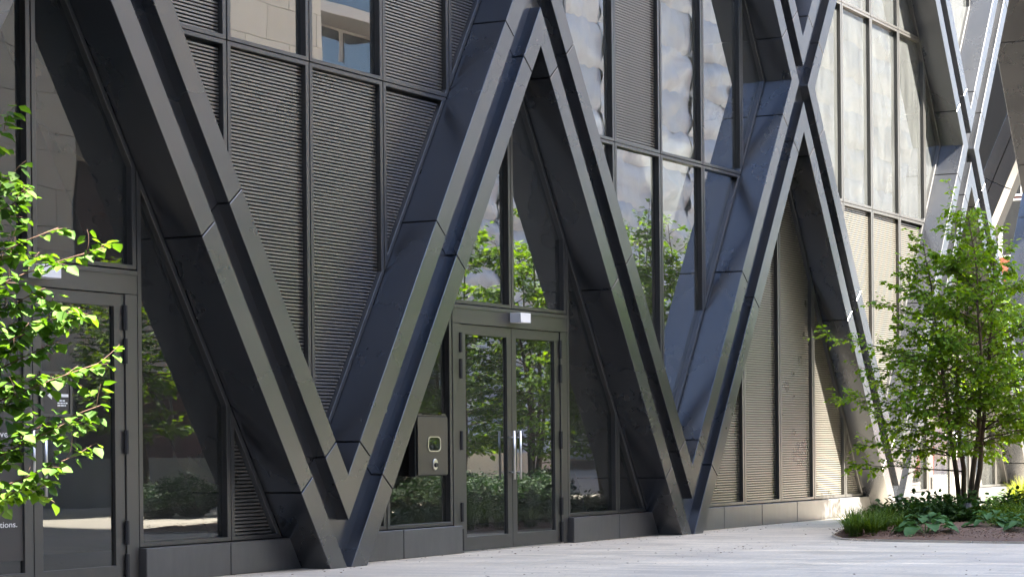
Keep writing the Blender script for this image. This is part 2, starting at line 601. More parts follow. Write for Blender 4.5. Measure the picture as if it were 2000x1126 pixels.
def make_base(xb, j):
    c = MB()
    c.prism(fix([(xb - 0.20, 0.0), (xb + 0.20, 0.0), (xb + 0.35, 0.8), (xb - 0.35, 0.8)]), DF + GD + 0.03, DB - 0.05)
    nd = bpart(c, 'column_base', M['core'])
    j_ = j - GAP
    P = lambda k, h, z: strip_pt(k, xb, ZB, h, z)
    panel([(xb, ZB + AZ), P(1, -HA, j_), P(1, -HB, j_), (xb, ZB + BZ), P(-1, HB, j_), P(-1, HA, j_)], nd, DF, DB)
    g = lambda k, h: (cx(k, xb, ZB, 0.0) + h, 0.0)
    panel([g(-1, -HB), g(-1, -HA), P(-1, -HA, j_), P(-1, -HB, j_)], nd, DF, DB)
    panel([g(1, HA), g(1, HB), P(1, HB, j_), P(1, HA, j_)], nd, DF, DB)
    panel([g(-1, -HA - 0.01), g(1, HA + 0.01), P(1, HA + 0.01, j_), P(1, -HA - 0.01, j_), (xb, ZB + AZ - 0.01), P(-1, HA + 0.01, j_), P(-1, -HA - 0.01, j_)], nd, DF + GD, DF + GD + 0.02, 0)
    return nd

bases = [X0 + S * k for k in (-1, 0, 1, 2, 3, 4)]
nodes = [X0 + S * (k + 0.5) for k in (-1, 0, 1, 2, 3)]
for xb in bases[:-1]:
    make_base(xb, JOINTS[0])
    if xb < 38:
        make_column(1, xb, ZB, JOINTS[0:3])
    if xb > 9:
        make_column(-1, xb, ZB, JOINTS[0:3])
make_column(-1, bases[-1], ZB, JOINTS[0:3])
for xn in nodes:
    make_node(xn, ZN, JOINTS[2], JOINTS[3])
    make_column(1, xn, ZN, JOINTS[3:6])
    make_column(-1, xn, ZN, JOINTS[3:6])

# ---- openings (convex polygons in x,z) and what fills them
def tri_open(xn):
    h = (ZN - BZ) * T
    return [(xn - h, 0.0), (xn + h, 0.0), (xn, ZN - BZ)]
def dia_open(xb, zb):
    zl = zb + (ZN - ZB)
    hw = S / 2 - HB
    return [(xb, zb + BZ), (xb + hw, zl), (xb, zl + (ZN - ZB) - BZ), (xb - hw, zl)]
MOD = S / 6
Z4, Z3, Z1, Z2 = 0.34, 3.03, 5.50, 8.99

slat_prof = [(0.004, -0.0140), (-0.002, -0.0105), (-0.002, 0.0080), (0.003, 0.0115), (0.032, 0.0155), (0.032, 0.008), (0.010, -0.0140)]
PITCH = 0.038
n_slats = 0
rest = MB()
def slat_mesh_into(mb, x0, x1, z):
    n = len(slat_prof)
    vs_ = [(x0, y, z + dz) for y, dz in slat_prof] + [(x1, y, z + dz) for y, dz in slat_prof]
    fs = [tuple(range(n - 1, -1, -1)), tuple(range(n, 2 * n))]
    for i in range(n):
        j = (i + 1) % n
        fs.append((i, j, n + j, n + i))
    mb.add(vs_, fs)

unit_slat = {}
def louver(poly, singles, pos_label=None):
    global n_slats
    o = inset(poly, 0.005)
    i = inset(poly, 0.050)
    if len(i) < 3 or area(i) < 0.02:
        m = MB(); m.prism(o, -0.06, 0.03); return bpart(m, 'blank_panel', M['frame'])
    m = MB()
    if len(o) == len(i): m.ring(o, i, -0.062, 0.075)
    lp = bpart(m, 'louver_panel', M['frame'], bevel=0.003)
    b = MB(); b.prism(o, 0.068, 0.078)
    sub(b, 'backing_plate', M['backing'], lp)
    zs = [p[1] for p in i]
    z = min(zs) + 0.02
    big = inset(poly, 0.03)
    while z < max(zs) - 0.02:
        a = xrange_at(i, z)
        if a and a[1] - a[0] > 0.05:
            x0, x1 = a[0] - 0.02, a[1] + 0.02
            if singles and n_slats < 300:
                key = round(x1 - x0, 3)
                if key not in unit_slat:
                    s = MB(); slat_mesh_into(s, 0, x1 - x0, 0)
                    ob = sub(s, 'slat', M['louver'], lp)
                    unit_slat[key] = ob.data
                else:
                    ob = link('slat', unit_slat[key], None, lp)
                ob.location = (x0, 0, z)
                n_slats += 1
            else:
                slat_mesh_into(rest, x0, x1, z)
        z += PITCH
    return lp

def window(poly, mat='glass', name='window', fw_=0.048):
    o = inset(poly, 0.005)
    i = inset(poly, fw_)
    if len(i) < 3 or area(i) < 0.02:
        m = MB(); m.prism(o, -0.06, 0.03); return bpart(m, 'blank_panel', M['frame'])
    m = MB()
    if len(o) == len(i): m.ring(o, i, -0.066, 0.05)
    w = bpart(m, name, M['frame'], bevel=0.003)
    g = MB()
    n = len(i); tilt = rng.uniform(-0.002, 0.002)
    big = inset(poly, fw_ - 0.012)
    if len(big) != len(i): big = i
    zc = sum(q[1] for q in big) / len(big)
    xc = sum(q[0] for q in big) / len(big)
    ta, tb = rng.uniform(-0.004, 0.004), rng.uniform(-0.004, 0.004)
    g.add([(x, 0.004 + (z - zc) * ta * 0.5 + (x - xc) * tb * 0.5, z) for x, z in big], [tuple(range(len(big)))])
    sub(g, 'pane', M[mat], w)
    return w

def cell(poly, x0, x1, z0, z1):
    r = clip(poly, 1, 0, x1); r = clip(r, -1, 0, -x0) if r else r
    r = clip(r, 0, 1, z1) if len(r) > 2 else []
    r = clip(r, 0, -1, -z0) if len(r) > 2 else []
    return r if len(r) > 2 and area(r) > 0.03 else None

def col_edges(xc_, n=4):
    return [xc_ + MOD * k for k in range(-n, n + 1)]

# triangle bays with doors / louvers
def tri_bay(xn, kind):
    op = tri_open(xn)
    ed = col_edges(xn)
    for k in range(len(ed) - 1):
        a, b = ed[k], ed[k + 1]
        side = k - 4            # -4..3, door columns are -1 and 0
        if kind == 'louver':
            c = cell(op, a, b, Z4, 20)
            if c: louver(c, True)
            continue
        if side in (-1, 0):
            c = cell(op, a, b, Z3, 20)
            if c: window(c, 'entryglass' if xn < 12 else 'glass')
        else:
            c = cell(op, a, b, Z4, 20)
            if c:
                if abs(side + 0.5) > 2 and xn < 12: louver(c, True)
                elif abs(side + 0.5) > 2 and side < 0: louver(c, False)
                else: window(c, 'doorglass' if xn > 12 else 'entryglass')
    # plinth
    runs = [(-20, 20)] if kind == 'louver' else [(-20, -MOD + 0.06), (MOD - 0.0, 20)]
    for ra, rb in runs:
        c = clip(clip(op, 1, 0, xn + rb), -1, 0, -(xn + ra))
        xa = min(p[0] for p in c); xb_ = max(p[0] for p in c)
        if kind == 'louver':
            js = [xa] + [e + 0.35 for e in ed if xa + 0.3 < e + 0.35 < xb_ - 0.3] + [xb_]
        else:
            js = [xa] + [xa + (xb_ - xa) * (0.5 if ra < -5 else 0.52)] + [xb_]
        pm = MB(); pm.prism([(xa + 0.05, 0.0), (xb_ - 0.05, 0.0), (xb_ - 0.05, 0.30), (xa + 0.05, 0.30)], -0.10, 0.06)
        pl = bpart(pm, 'plinth', M['core'])
        for ja, jb in zip(js[:-1], js[1:]):
            m = MB()
            m.prism([(ja + 0.004, 0.002), (jb - 0.004, 0.002), (jb - 0.004, 0.335), (ja + 0.004, 0.335)], -0.155, 0.055)
            sub(m, 'plinth_panel', M['plinth'], pl, bevel=0.006)

def dia_bay(xb, zb, types):
    """types(col,row) -> 'g','d' (dusty) or 'l'; rows split at Z1 and Z2"""
    op = dia_open(xb, zb)
    op = clip(op, 0, 1, ZTOP - 0.3)
    ed = col_edges(xb, 3)
    rows = [0, Z1, Z2, 12.48, 20]
    for k in range(len(ed) - 1):
        for r in range(4):
            c = cell(op, ed[k], ed[k + 1], rows[r], rows[r + 1])
            if not c: continue
            ty = types(k - 3, r)
            if ty == 'l': louver(c, False)
            elif ty == 'L': louver(c, True)
            elif ty == 'd': window(c, 'glass_dusty')
            else: window(c)

# nearest louvers first so they become single slats
dia_bay(X0, ZB, lambda k, r: 'L' if r == 0 else ('g' if (k in (-1, 0)) else 'L'))
tri_bay(nodes[0], 'door')
tri_bay(nodes[1], 'door')
dia_bay(X0 + S, ZB, lambda k, r: 'g' if r != 1 or k != -1 else 'l')
tri_bay(nodes[2], 'louver')
dia_bay(X0 + 2 * S, ZB, lambda k, r: 'l' if r == 0 else 'd')
tri_bay(nodes[3], 'door')
for xn in nodes[:4]:
    dia_bay(xn, ZN, lambda k, r: 'd' if xn > 30 else 'g')
rs = bpart(rest, 'slat_bank', M['louver'])
rs['kind'] = 'stuff'

# ---- entrance doors
def oval_bar(mb, x, y, z0, z1, r, seg=10):
    mb.tube([(x, y, z0), (x, y, z1)], [r, r], seg)

def entrance(xc_, handle=True):
    zt = 2.79
    # frame: jambs and header
    m = MB()
    for s in (-1, 1):
        xo, xi = xc_ + s * (MOD - 0.004), xc_ + s * (MOD - 0.135)
        m.box(min(xo, xi), max(xo, xi), -0.07, 0.06, 0.0, zt)
    m.box(xc_ - MOD + 0.004, xc_ + MOD - 0.004, -0.072, 0.06, zt + 0.002, Z3 - 0.006)
    fr = bpart(m, 'door_frame', M['frame'], bevel=0.003)
    m = MB(); m.box(xc_ - MOD + 0.01, xc_ + MOD - 0.01, -0.085, -0.074, Z3 - 0.055, Z3 - 0.010)
    sub(m, 'header_trim', M['frame'], fr, bevel=0.002)
    m = MB(); m.box(xc_ - MOD + 0.14, xc_ + MOD - 0.14, -0.10, 0.06, 0.003, 0.014)
    sub(m, 'threshold', M['steel'], fr)
    for s in (-1, 1):
        xh = xc_ + s * (MOD - 0.139); xm = xc_ + s * 0.003
        a, b = min(xh, xm), max(xh, xm)
        st = 0.105
        m = MB()
        o = [(a, 0.018), (b, 0.018), (b, zt - 0.005), (a, zt - 0.005)]
        i = [(a + st, 0.185), (b - st * 0.82, 0.185), (b - st * 0.82, zt - 0.125), (a + st, zt - 0.125)] if s < 0 else \
            [(a + st * 0.82, 0.185), (b - st, 0.185), (b - st, zt - 0.125), (a + st * 0.82, zt - 0.125)]
        m.ring(o, i, -0.055, 0.0)
        lf = bpart(m, 'door_leaf', M['frame'], bevel=0.003)
        g = MB()
        g.add([(x, -0.022, z) for x, z in [(i[0][0] - 0.01, i[0][1] - 0.01), (i[1][0] + 0.01, i[1][1] - 0.01), (i[2][0] + 0.01, i[2][1] + 0.01), (i[3][0] - 0.01, i[3][1] + 0.01)]], [(0, 1, 2, 3)])
        sub(g, 'pane', M['leafglass' if xc_ > 12 else 'doorglass'], lf)
        for z0, z1 in ((2.44, 2.68), (2.12, 2.36), (1.25, 1.48), (0.38, 0.61), (0.03, 0.29)):
            m = MB(); m.tube([(xh, -0.075, z0), (xh, -0.075, z1)], [0.021, 0.021], 8)
            sub(m, 'hinge', M['black'], lf, smooth=False)
        hx = xc_ + s * 0.058
        m = MB()
        oval_bar(m, hx, -0.135, 0.87, 1.485, 0.0145)
        for z in (0.96, 1.40):
            m.tube([(hx, -0.05, z), (hx, -0.135, z)], [0.010, 0.010], 8)
        sub(m, 'handle', M['steel'], lf, smooth=True)
for xn in (nodes[0], nodes[1], nodes[3]):
    entrance(xn)

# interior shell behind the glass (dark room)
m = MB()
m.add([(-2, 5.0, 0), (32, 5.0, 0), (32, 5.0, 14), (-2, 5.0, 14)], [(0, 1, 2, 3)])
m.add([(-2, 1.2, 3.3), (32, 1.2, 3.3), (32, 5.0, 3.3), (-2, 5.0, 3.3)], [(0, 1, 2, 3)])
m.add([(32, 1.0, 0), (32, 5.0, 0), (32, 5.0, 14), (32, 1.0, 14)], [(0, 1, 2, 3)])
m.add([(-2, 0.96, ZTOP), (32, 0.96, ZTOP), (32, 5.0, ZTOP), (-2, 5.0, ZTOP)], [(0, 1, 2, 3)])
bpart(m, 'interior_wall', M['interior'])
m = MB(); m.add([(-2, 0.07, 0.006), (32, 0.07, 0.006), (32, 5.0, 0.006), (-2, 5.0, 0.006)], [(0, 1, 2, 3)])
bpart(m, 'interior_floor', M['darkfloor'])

# return frame seen through the open end bay
def yz_prism(mb, poly, x0, x1):
    n = len(poly)
    vs_ = [(x0, y, z) for y, z in poly] + [(x1, y, z) for y, z in poly]
    fs = [tuple(range(n)), tuple(range(2 * n - 1, n - 1, -1))] + [(i, n + i, n + (i + 1) % n, (i + 1) % n) for i in range(n)]
    mb.add(vs_, fs)
def return_beam(yc, zc, sgn, l0, l1, h0, h1, x0, x1, name, mat, par=None):
    mb = MB()
    d = Vector((sgn * 0.47, 1.0)).normalized(); nrm = Vector((-d.y, d.x))
    pts = []
    for l, h in ((l0, h0), (l1, h0), (l1, h1), (l0, h1)):
        q = Vector((yc, zc)) + d * l + nrm * h
        pts.append((q.x, q.y))
    yz_prism(mb, pts, x0, x1)
    if par: return sub(mb, name, mat, par, bevel=0.004)
    return bpart(mb, name, mat, bevel=0.004)
rb = return_beam(2.02, 8.0, -1, -9.0, 3.5, -0.29, 0.31, 38.06, 38.32, 'return_column', M['core'])
for l0, l1 in ((-9.0, -3.4), (-3.38, -0.45), (-0.43, 3.5)):
    return_beam(2.02, 8.0, -1, l0, l1, -0.33, -0.02, 38.0, 38.4, 'cladding_panel', M['cladding'], rb)
    return_beam(2.02, 8.0, -1, l0, l1, 0.0, 0.35, 38.0, 38.4, 'cladding_panel', M['cladding'], rb)
rb2 = return_beam(4.6, 9.2, -1, -2.6, 2.8, -1.9, 1.9, 41.0, 41.6, 'return_wall', M['core'])

# ==================================================================== FITTINGS
def sensor(x, z, label):
    m = MB(); m.box(x, x + 0.19, -0.245, -0.074, z - 0.062, z + 0.062)
    o = m.build('door_sensor', M['white'], bevel=0.004)
    tag(o, label, 'sensor', 'white sensor boxes over the doors')
    return o
sensor(17.86, 2.915, 'white box sensor above the double door with pull handles')
sensor(11.42, 2.925, 'white box sensor above the left door, behind the branches')

# steel lock cabinet by the door
lc = empty('lock_cabinet', (16.35, -0.1, 0.95))
tag(lc, 'brushed steel lock cabinet with small window beside the double door', 'cabinet')
LC = Matrix.Translation((-16.35, 0.1, -0.95))
def lcp(mb, name, mat, par=None, **kw):
    o = mb.build(name, mat, par or lc, **kw)
    if par is None: o.matrix_parent_inverse = LC
    return o
m = MB(); m.box(16.10, 16.62, -0.165, -0.07, 0.95, 1.655); lcp(m, 'back_box', M['black'], bevel=0.004)
m = MB()
def rrect(x0, x1, z0, z1, r, n=4):
    pts = []
    for cx_, cz_, a0 in ((x1 - r, z0 + r, -90), (x1 - r, z1 - r, 0), (x0 + r, z1 - r, 90), (x0 + r, z0 + r, 180)):
        for k in range(n + 1):
            a = math.radians(a0 + 90 * k / n)
            pts.append((cx_ + r * math.cos(a), cz_ + r * math.sin(a)))
    return pts
m.prism(rrect(16.12, 16.61, 0.962, 1.645, 0.012), -0.19, -0.166); dr = lcp(m, 'cabinet_door', M['boxsteel'], bevel=0.003)
m = MB(); m.prism(rrect(16.285, 16.475, 1.245, 1.405, 0.045), -0.194, -0.189); lcp(m, 'viewing_window', M['doorglass'], dr)
m = MB(); m.ring(rrect(16.275, 16.485, 1.235, 1.415, 0.05), rrect(16.287, 16.473, 1.247, 1.403, 0.044), -0.199, -0.189); lcp(m, 'window_bezel', M['steel'], dr)
m = MB(); m.prism([(16.388 + 0.042 * math.cos(a * math.pi / 8), 1.085 + 0.068 * math.sin(a * math.pi / 8)) for a in range(16)], -0.206, -0.189); lk = lcp(m, 'lock_plate', M['steel'], dr, bevel=0.004)
m = MB(); m.tube([(16.39, -0.225, 1.078), (16.39, -0.204, 1.078)], [0.024, 0.028], 12); lcp(m, 'lock_cylinder', M['black'], dr)
m = MB(); m.box(16.13, 16.60, -0.185, -0.10, 1.657, 1.668); m.box(16.14, 16.20, -0.18, -0.12, 1.669, 1.685); m.box(16.52, 16.58, -0.18, -0.12, 1.669, 1.685)
lcp(m, 'top_rail', M['boxsteel'])

# notice on the left door
def text_mesh(body, size, x, z, y, mat, par, name='lettering', align='LEFT'):
    cu = bpy.data.curves.new('txt', 'FONT'); cu.body = body; cu.size = size; cu.extrude = 0.0005; cu.align_x = align
    ob = bpy.data.objects.new('txt', cu); COL.objects.link(ob)
    dg = bpy.context.evaluated_depsgraph_get(); dg.update()
    me = bpy.data.meshes.new_from_object(ob.evaluated_get(dg))
    bpy.data.objects.remove(ob, do_unlink=True)
    for v in me.vertices:
        vx, vy, vz = v.co
        v.co = (x + vx, y - vz, z + vy)
    me.materials.clear()
    return link(name, me, mat, par)
m = MB(); m.ring([(11.53, 1.60), (11.845, 1.60), (11.845, 2.02), (11.53, 2.02)], [(11.555, 1.63), (11.82, 1.63), (11.82, 1.99), (11.555, 1.99)], -0.075, -0.057)
ntc = m.build('door_notice', M['frame'], bevel=0.002)
tag(ntc, 'dark framed notice reading 130 with a white arrow on the left door', 'sign')
m = MB(); m.box(11.553, 11.822, -0.066, -0.060, 1.628, 1.992); m.build('notice_board', M['poster'], ntc)
text_mesh('130', 0.085, 11.57, 1.885, -0.068, M['text'], ntc)
m = MB()
m.add([(x, -0.068, z) for x, z in [(11.60, 1.797), (11.645, 1.835), (11.645, 1.812), (11.81, 1.812), (11.81, 1.785), (11.645, 1.785), (11.645, 1.76)]], [tuple(range(7))])
m.build('arrow', M['text'], ntc)
m = MB()
for x0, x1, z in ((11.70, 11.745, 1.94), (11.665, 11.80, 1.91), (11.70, 11.78, 1.885), (11.70, 11.775, 1.745), (11.70, 11.80, 1.722), (11.70, 11.785, 1.70)):
    x = x0
    while x < x1:
        w = rng.uniform(0.012, 0.03)
        m.add([(x, -0.068, z), (min(x + w, x1), -0.068, z), (min(x + w, x1), -0.068, z + 0.013), (x, -0.068, z + 0.013)], [(0, 1, 2, 3)])
        x += w + 0.005
m.build('small_print', M['text'], ntc)
m = MB(); m.box(10.62, 11.385, -0.036, -0.030, 0.30, 2.2)
pst = m.build('door_poster', M['poster'])
tag(pst, 'tall dark poster with white lettering on the leftmost door leaf', 'poster')
text_mesh('tions.', 0.075, 11.325, 0.605, -0.0385, M['text'], pst, align='RIGHT')
text_mesh('ve', 0.085, 11.245, 1.415, -0.0385, M['text'], pst, align='RIGHT')

# ==================================================================== VEGETATION
class Leaves:
    def __init__(s): s.P = []; s.D = []; s.U = []; s.L = []
    def add(s, p, d, u, l): s.P.append(p); s.D.append(d); s.U.append(u); s.L.append(l)
    def mesh(s, ratio=0.38, fold=0.18):
        P = np.array(s.P, float); D = np.array(s.D, float); U = np.array(s.U, float); L = np.array(s.L, float)[:, None]
        D /= np.linalg.norm(D, axis=1, keepdims=True) + 1e-9
        W = np.cross(D, U); W /= np.linalg.norm(W, axis=1, keepdims=True) + 1e-9
        Nn = np.cross(W, D)
        base = P; tip = P + D * L - Nn * L * 0.12
        m1 = P + D * L * 0.40 - Nn * L * fold * 0.5
        l1 = P + D * L * 0.30 + W * L * ratio + Nn * L * fold * 0.4
        r1 = P + D * L * 0.30 - W * L * ratio + Nn * L * fold * 0.4
        l2 = P + D * L * 0.66 + W * L * ratio * 0.72 + Nn * L * fold * 0.25
        rr2 = P + D * L * 0.66 - W * L * ratio * 0.72 + Nn * L * fold * 0.25
        n = len(P)
        V = np.stack([base, r1, rr2, tip, l2, l1, m1], 1).reshape(-1, 3)
        tri = np.array([[0, 1, 6], [1, 2, 6], [2, 3, 6], [3, 4, 6], [4, 5, 6], [5, 0, 6]])
        F = (np.arange(n)[:, None, None] * 7 + tri[None]).reshape(-1, 3)
        me = bpy.data.meshes.new('leaves')
        me.vertices.add(len(V)); me.vertices.foreach_set('co', V.ravel())
        me.loops.add(F.size); me.loops.foreach_set('vertex_index', F.ravel().astype(np.int32))
        me.polygons.add(len(F))
        me.polygons.foreach_set('loop_start', np.arange(0, F.size, 3, dtype=np.int32))
        me.polygons.foreach_set('loop_total', np.full(len(F), 3, dtype=np.int32))
        me.update(calc_edges=True); me.validate()
        return me

def rv(R, s=1.0): return Vector((R.uniform(-s, s), R.uniform(-s, s), R.uniform(-s, s)))

def limb(mb, R, p0, p1, r0, r1, bow=0.1, n=6, jit=0.03):
    p0, p1 = Vector(p0), Vector(p1)
    L = (p1 - p0).length
    mid = Vector((R.uniform(-1, 1), R.uniform(-1, 1), R.uniform(-0.2, 1))) * bow * L
    pts = []
    for i in range(n + 1):
        t = i / n
        pts.append(p0.lerp(p1, t) + mid * (4 * t * (1 - t)) + (rv(R, jit * L / n) if 0 < i < n else Vector()))
    mb.tube(pts, [r0 + (r1 - r0) * i / n for i in range(n + 1)], 6 if r0 > 0.01 else 4)
    return pts

def twig_leaves(mb, lv, R, pts, r, leaf, twig_n, twig_len, lf_per, droop=0.5, start=0.3):
    """side twigs with leaves along a limb polyline"""
    n = len(pts) - 1
    for k in range(twig_n):
        t = start + (1 - start) * (k + R.random()) / twig_n
        f = t * n; i = min(int(f), n - 1)
        p = pts[i].lerp(pts[i + 1], f - i)
        d = (pts[i + 1] - pts[i]).normalized()
        side = d.cross(rv(R)).normalized()
        dirn = (d * R.uniform(0.4, 1.0) + side * R.uniform(0.5, 1.0) + Vector((0, 0, R.uniform(-0.1, 0.35)))).normalized()
        L = twig_len * R.uniform(0.5, 1.2)
        tw = limb(mb, R, p, p + dirn * L, r, r * 0.4, 0.08, 4)
        leaf_run(lv, R, tw, leaf, lf_per, droop)
    leaf_run(lv, R, pts[-3:], leaf, lf_per, droop)

def leaf_run(lv, R, tw, leaf, cnt, droop):
    n = len(tw) - 1
    for q in range(cnt):
        t = (q + 0.5 + R.uniform(-0.3, 0.3)) / cnt
        f = t * n; i = max(0, min(int(f), n - 1))
        p = tw[i].lerp(tw[i + 1], f - i)
        d = (tw[i + 1] - tw[i]).normalized()
        s_ = d.cross(Vector((0, 0, 1)))
        if s_.length < 0.1: s_ = rv(R)
        s_.normalize()
        sd_ = 1 if q % 2 else -1
        out = (d * R.uniform(0.2, 0.9) + s_ * sd_ * R.uniform(0.5, 1.1) + rv(R, 0.35) + Vector((0, 0, -droop * R.uniform(0.3, 1.3)))).normalized()
        upv = (Vector((0, 0, 1)) + rv(R, 0.55)).normalized()
        lv.add(p + out * leaf * 0.25, out, upv, leaf * R.uniform(0.6, 1.2))

def finish_tree(name, mb, lv, leafm, barkm, loc, label, group=None, ratio=0.38):
    root = empty(name, loc)
    inv = Matrix.Translation(-Vector(loc))
    t = mb.build('trunk', barkm, root, smooth=True); t.matrix_parent_inverse = inv
    c = link('crown', lv.mesh(ratio), leafm, root); c.matrix_parent_inverse = inv
    tag(root, label, 'tree', group)
    return root

def round_tree(name, seed, base, height, rad, z0, stems, leaf, leafm, label, group=None, dens=1.0, spread=0.35, top_narrow=1.0, cone=False):
    R = random.Random(seed)
    mb, lv = MB(), Leaves()
    base = Vector(base)
    for s_ in range(stems):
        a = 2 * math.pi * (s_ + R.random() * 0.5) / stems
        off = Vector((math.cos(a), math.sin(a), 0))
        hh = height * R.uniform(0.8, 1.0)
        if s_ == 0: hh = height
        b0 = base + off * 0.10 * (stems > 1)
        tip = base + off * spread * (0 if s_ == 0 else 1) * rad + Vector((R.uniform(-.1, .1), R.uniform(-.1, .1), hh))
        r0 = 0.05 * height / 5 * (1.0 if stems > 1 else 1.5)
        st = limb(mb, R, b0, tip, r0, 0.006, 0.05, 12, 0.06)
        nb = int(22 * dens)
        for k in range(nb):
            t = (k + R.random()) / nb
            z = z0 + (hh - z0) * t
            f = min(max((z) / hh, 0), 0.98) * 12
            i = int(f)
            p = st[i].lerp(st[i + 1], f - i)
            az = k * 2.399 + R.uniform(-0.4, 0.4) + s_
            tt = (z - z0) / (hh - z0)
            env = rad * ((max(0.0, 1 - tt)) ** 0.8 if cone else (max(0.0, 1 - tt ** 1.7 * top_narrow)) ** 0.6) * (0.55 + 0.45 * min(1, tt * 4 + 0.2))
            L = max(0.25, env * R.uniform(0.6, 1.05))
            d = Vector((math.cos(az), math.sin(az), R.uniform(0.05, 0.75) * (0.4 + tt)))
            e = p + d.normalized() * L
            br = limb(mb, R, p, e, max(0.006, r0 * 0.30 * (1 - tt * 0.6)), 0.003, 0.10, 6, 0.08)
            ntw = max(3, int(L * 7 * dens))
            twig_leaves(mb, lv, R, br, 0.003, leaf, ntw, 0.16 + 0.22 * L * 0.5, 6, 0.5, 0.22)
    return mb, lv

# ---- the multi-stem tree in the bed on the right
mb, lv = round_tree('t', 5, (25.0, -3.1, 0.05), 5.0, 2.2, 0.95, 4, 0.095, None, None, dens=1.9, spread=0.26, cone=True)
R = random.Random(77)
ld = limb(mb, R, (25.0, -2.95, 4.2), (24.95, -2.82, 5.5), 0.008, 0.003, 0.05, 6, 0.05)
twig_leaves(mb, lv, R, ld, 0.003, 0.085, 9, 0.12, 5, 0.4, 0.05)
for e in ((24.2, -1.15, 2.05), (24.6, -1.35, 1.25), (24.2, -0.9, 3.0), (24.5, -1.3, 0.95), (24.9, -1.5, 1.7), (25.8, -5.1, 2.3), (25.0, -5.3, 3.1), (24.6, -5.2, 1.7), (26.2, -5.0, 3.6)):
    s0 = (25.0, -3.05, e[2] * 0.75 + 0.1)
    br = limb(mb, R, s0, e, 0.014, 0.003, 0.06, 8, 0.06)
    twig_leaves(mb, lv, R, br, 0.003, 0.085, 26, 0.28, 7, 0.5, 0.25)
finish_tree('multi_stem_tree', mb, lv, M['leaf_tree'], M['bark'], (25.0, -3.1, 0.0), 'multi-stem leafy green tree growing in the planting bed at the right')

# ---- the young tree reaching in at the left edge
mb, lv = MB(), Leaves()
R = random.Random(21)
tb = Vector((6.75, -4.05, 0.0))
trunk = limb(mb, R, tb, (6.95, -4.35, 4.4), 0.055, 0.012, 0.02, 12, 0.05)
tips = [((7.20, -5.33, 3.14), 1.0), ((7.21, -5.36, 2.86), 1.0), ((7.25, -5.47, 2.77), 1.0), ((7.17, -5.22, 2.72), 1.0), ((7.18, -5.26, 2.5), 1.0), ((7.16, -5.2, 2.95), 0.8), ((7.24, -5.45, 2.48), 0.9), ((7.40, -5.95, 2.50), 1.0), ((7.32, -5.68, 2.62), 0.4),
        ((7.28, -5.58, 2.25), 1.0), ((7.36, -5.80, 2.16), 1.0), ((7.40, -5.90, 1.84), 1.0), ((7.33, -5.70, 1.98), 1.0), ((7.31, -5.64, 1.78), 1.0), ((7.41, -5.93, 1.60), 0.5),
        ((7.34, -5.72, 1.50), 0.9), ((7.35, -5.78, 1.30), 0.9), ((7.30, -5.62, 1.12), 0.8), ((7.26, -5.48, 1.32), 1.0), ((7.22, -5.40, 1.05), 0.8), ((7.24, -5.45, 1.65), 1.0),
        ((7.15, -5.20, 2.20), 1.0), ((7.18, -5.25, 1.9), 1.0), ((7.16, -5.2, 1.45), 1.0), ((7.10, -5.0, 2.6), 1.0), ((7.3, -5.5, 2.05), 1.0),
        ((6.2, -5.0, 2.4), 1.0), ((5.9, -4.2, 2.6), 1.0), ((6.3, -3.3, 2.5), 1.0), ((7.0, -3.2, 2.8), 1.0), ((7.6, -3.6, 2.6), 1.0), ((6.6, -4.9, 3.5), 1.0), ((7.3, -3.9, 3.9), 1.0), ((6.5, -3.7, 4.4), 1.0), ((6.0, -4.6, 1.8), 1.0), ((7.0, -4.3, 4.9), 1.0)]
for (e, w) in tips:
    e = Vector(e)
    zz = max(0.55, e.z - 0.85 - 0.25 * R.random())
    f = zz / 4.4 * 12; i = min(int(f), 11)
    s0 = trunk[i].lerp(trunk[i + 1], f - i)
    if e.y < -5.15 and e.z < 2.7: e = e.lerp(s0, 0.05)
    br = limb(mb, R, s0, e, 0.012, 0.0022, 0.05, 10, 0.04)
    twig_leaves(mb, lv, R, br, 0.0022, 0.068, int(22 * w), 0.17, 7, 0.85, 0.30)
finish_tree('young_tree', mb, lv, M['leaf_near'], M['twig'], tuple(tb), 'young tree with bright spring leaves reaching in at the left edge', ratio=0.44)

# ---- trees, hedge and wall of the plaza opposite (seen reflected in the glass)
ptrees = [(30.9, -12.0, 6.2, 1.8, 4), (31.3, -10.4, 6.6, 1.9, 4), (30.2, -7.6, 6.0, 1.7, 3), (34.5, -15.0, 7.0, 2.2, 1), (29.7, -13.6, 6.2, 1.6, 3), (39.5, -12.5, 7.4, 2.4, 2), (46.0, -13.0, 8.0, 2.6, 2), (26.0, -15.5, 5.5, 1.8, 3)]
plab = ['multi-stem plaza tree with dark trunks opposite the double door', 'leafy plaza tree beside the hedge opposite the double door', 'plaza tree nearest the facade opposite the bay of clear glass',
        'single trunk plaza tree in front of the curved wall', 'slender plaza tree opposite the lock cabinet', 'tall plaza tree in front of the wrapped scaffold', 'tallest plaza tree at the far end of the plaza', 'short plaza tree in front of the limestone building']
for q, (x, y, h, rr, st) in enumerate(ptrees):
    mb, lv = round_tree('t', 100 + q, (x, y, 0), h, rr, 0.9 if q < 5 else 1.4, st, 0.125, None, None, dens=1.3 if q < 5 else 1.1, spread=0.45)
    finish_tree('plaza_tree', mb, lv, M['leaf_far'], M['bark'], (x, y, 0), plab[q], 'trees of the plaza seen reflected in the glass')

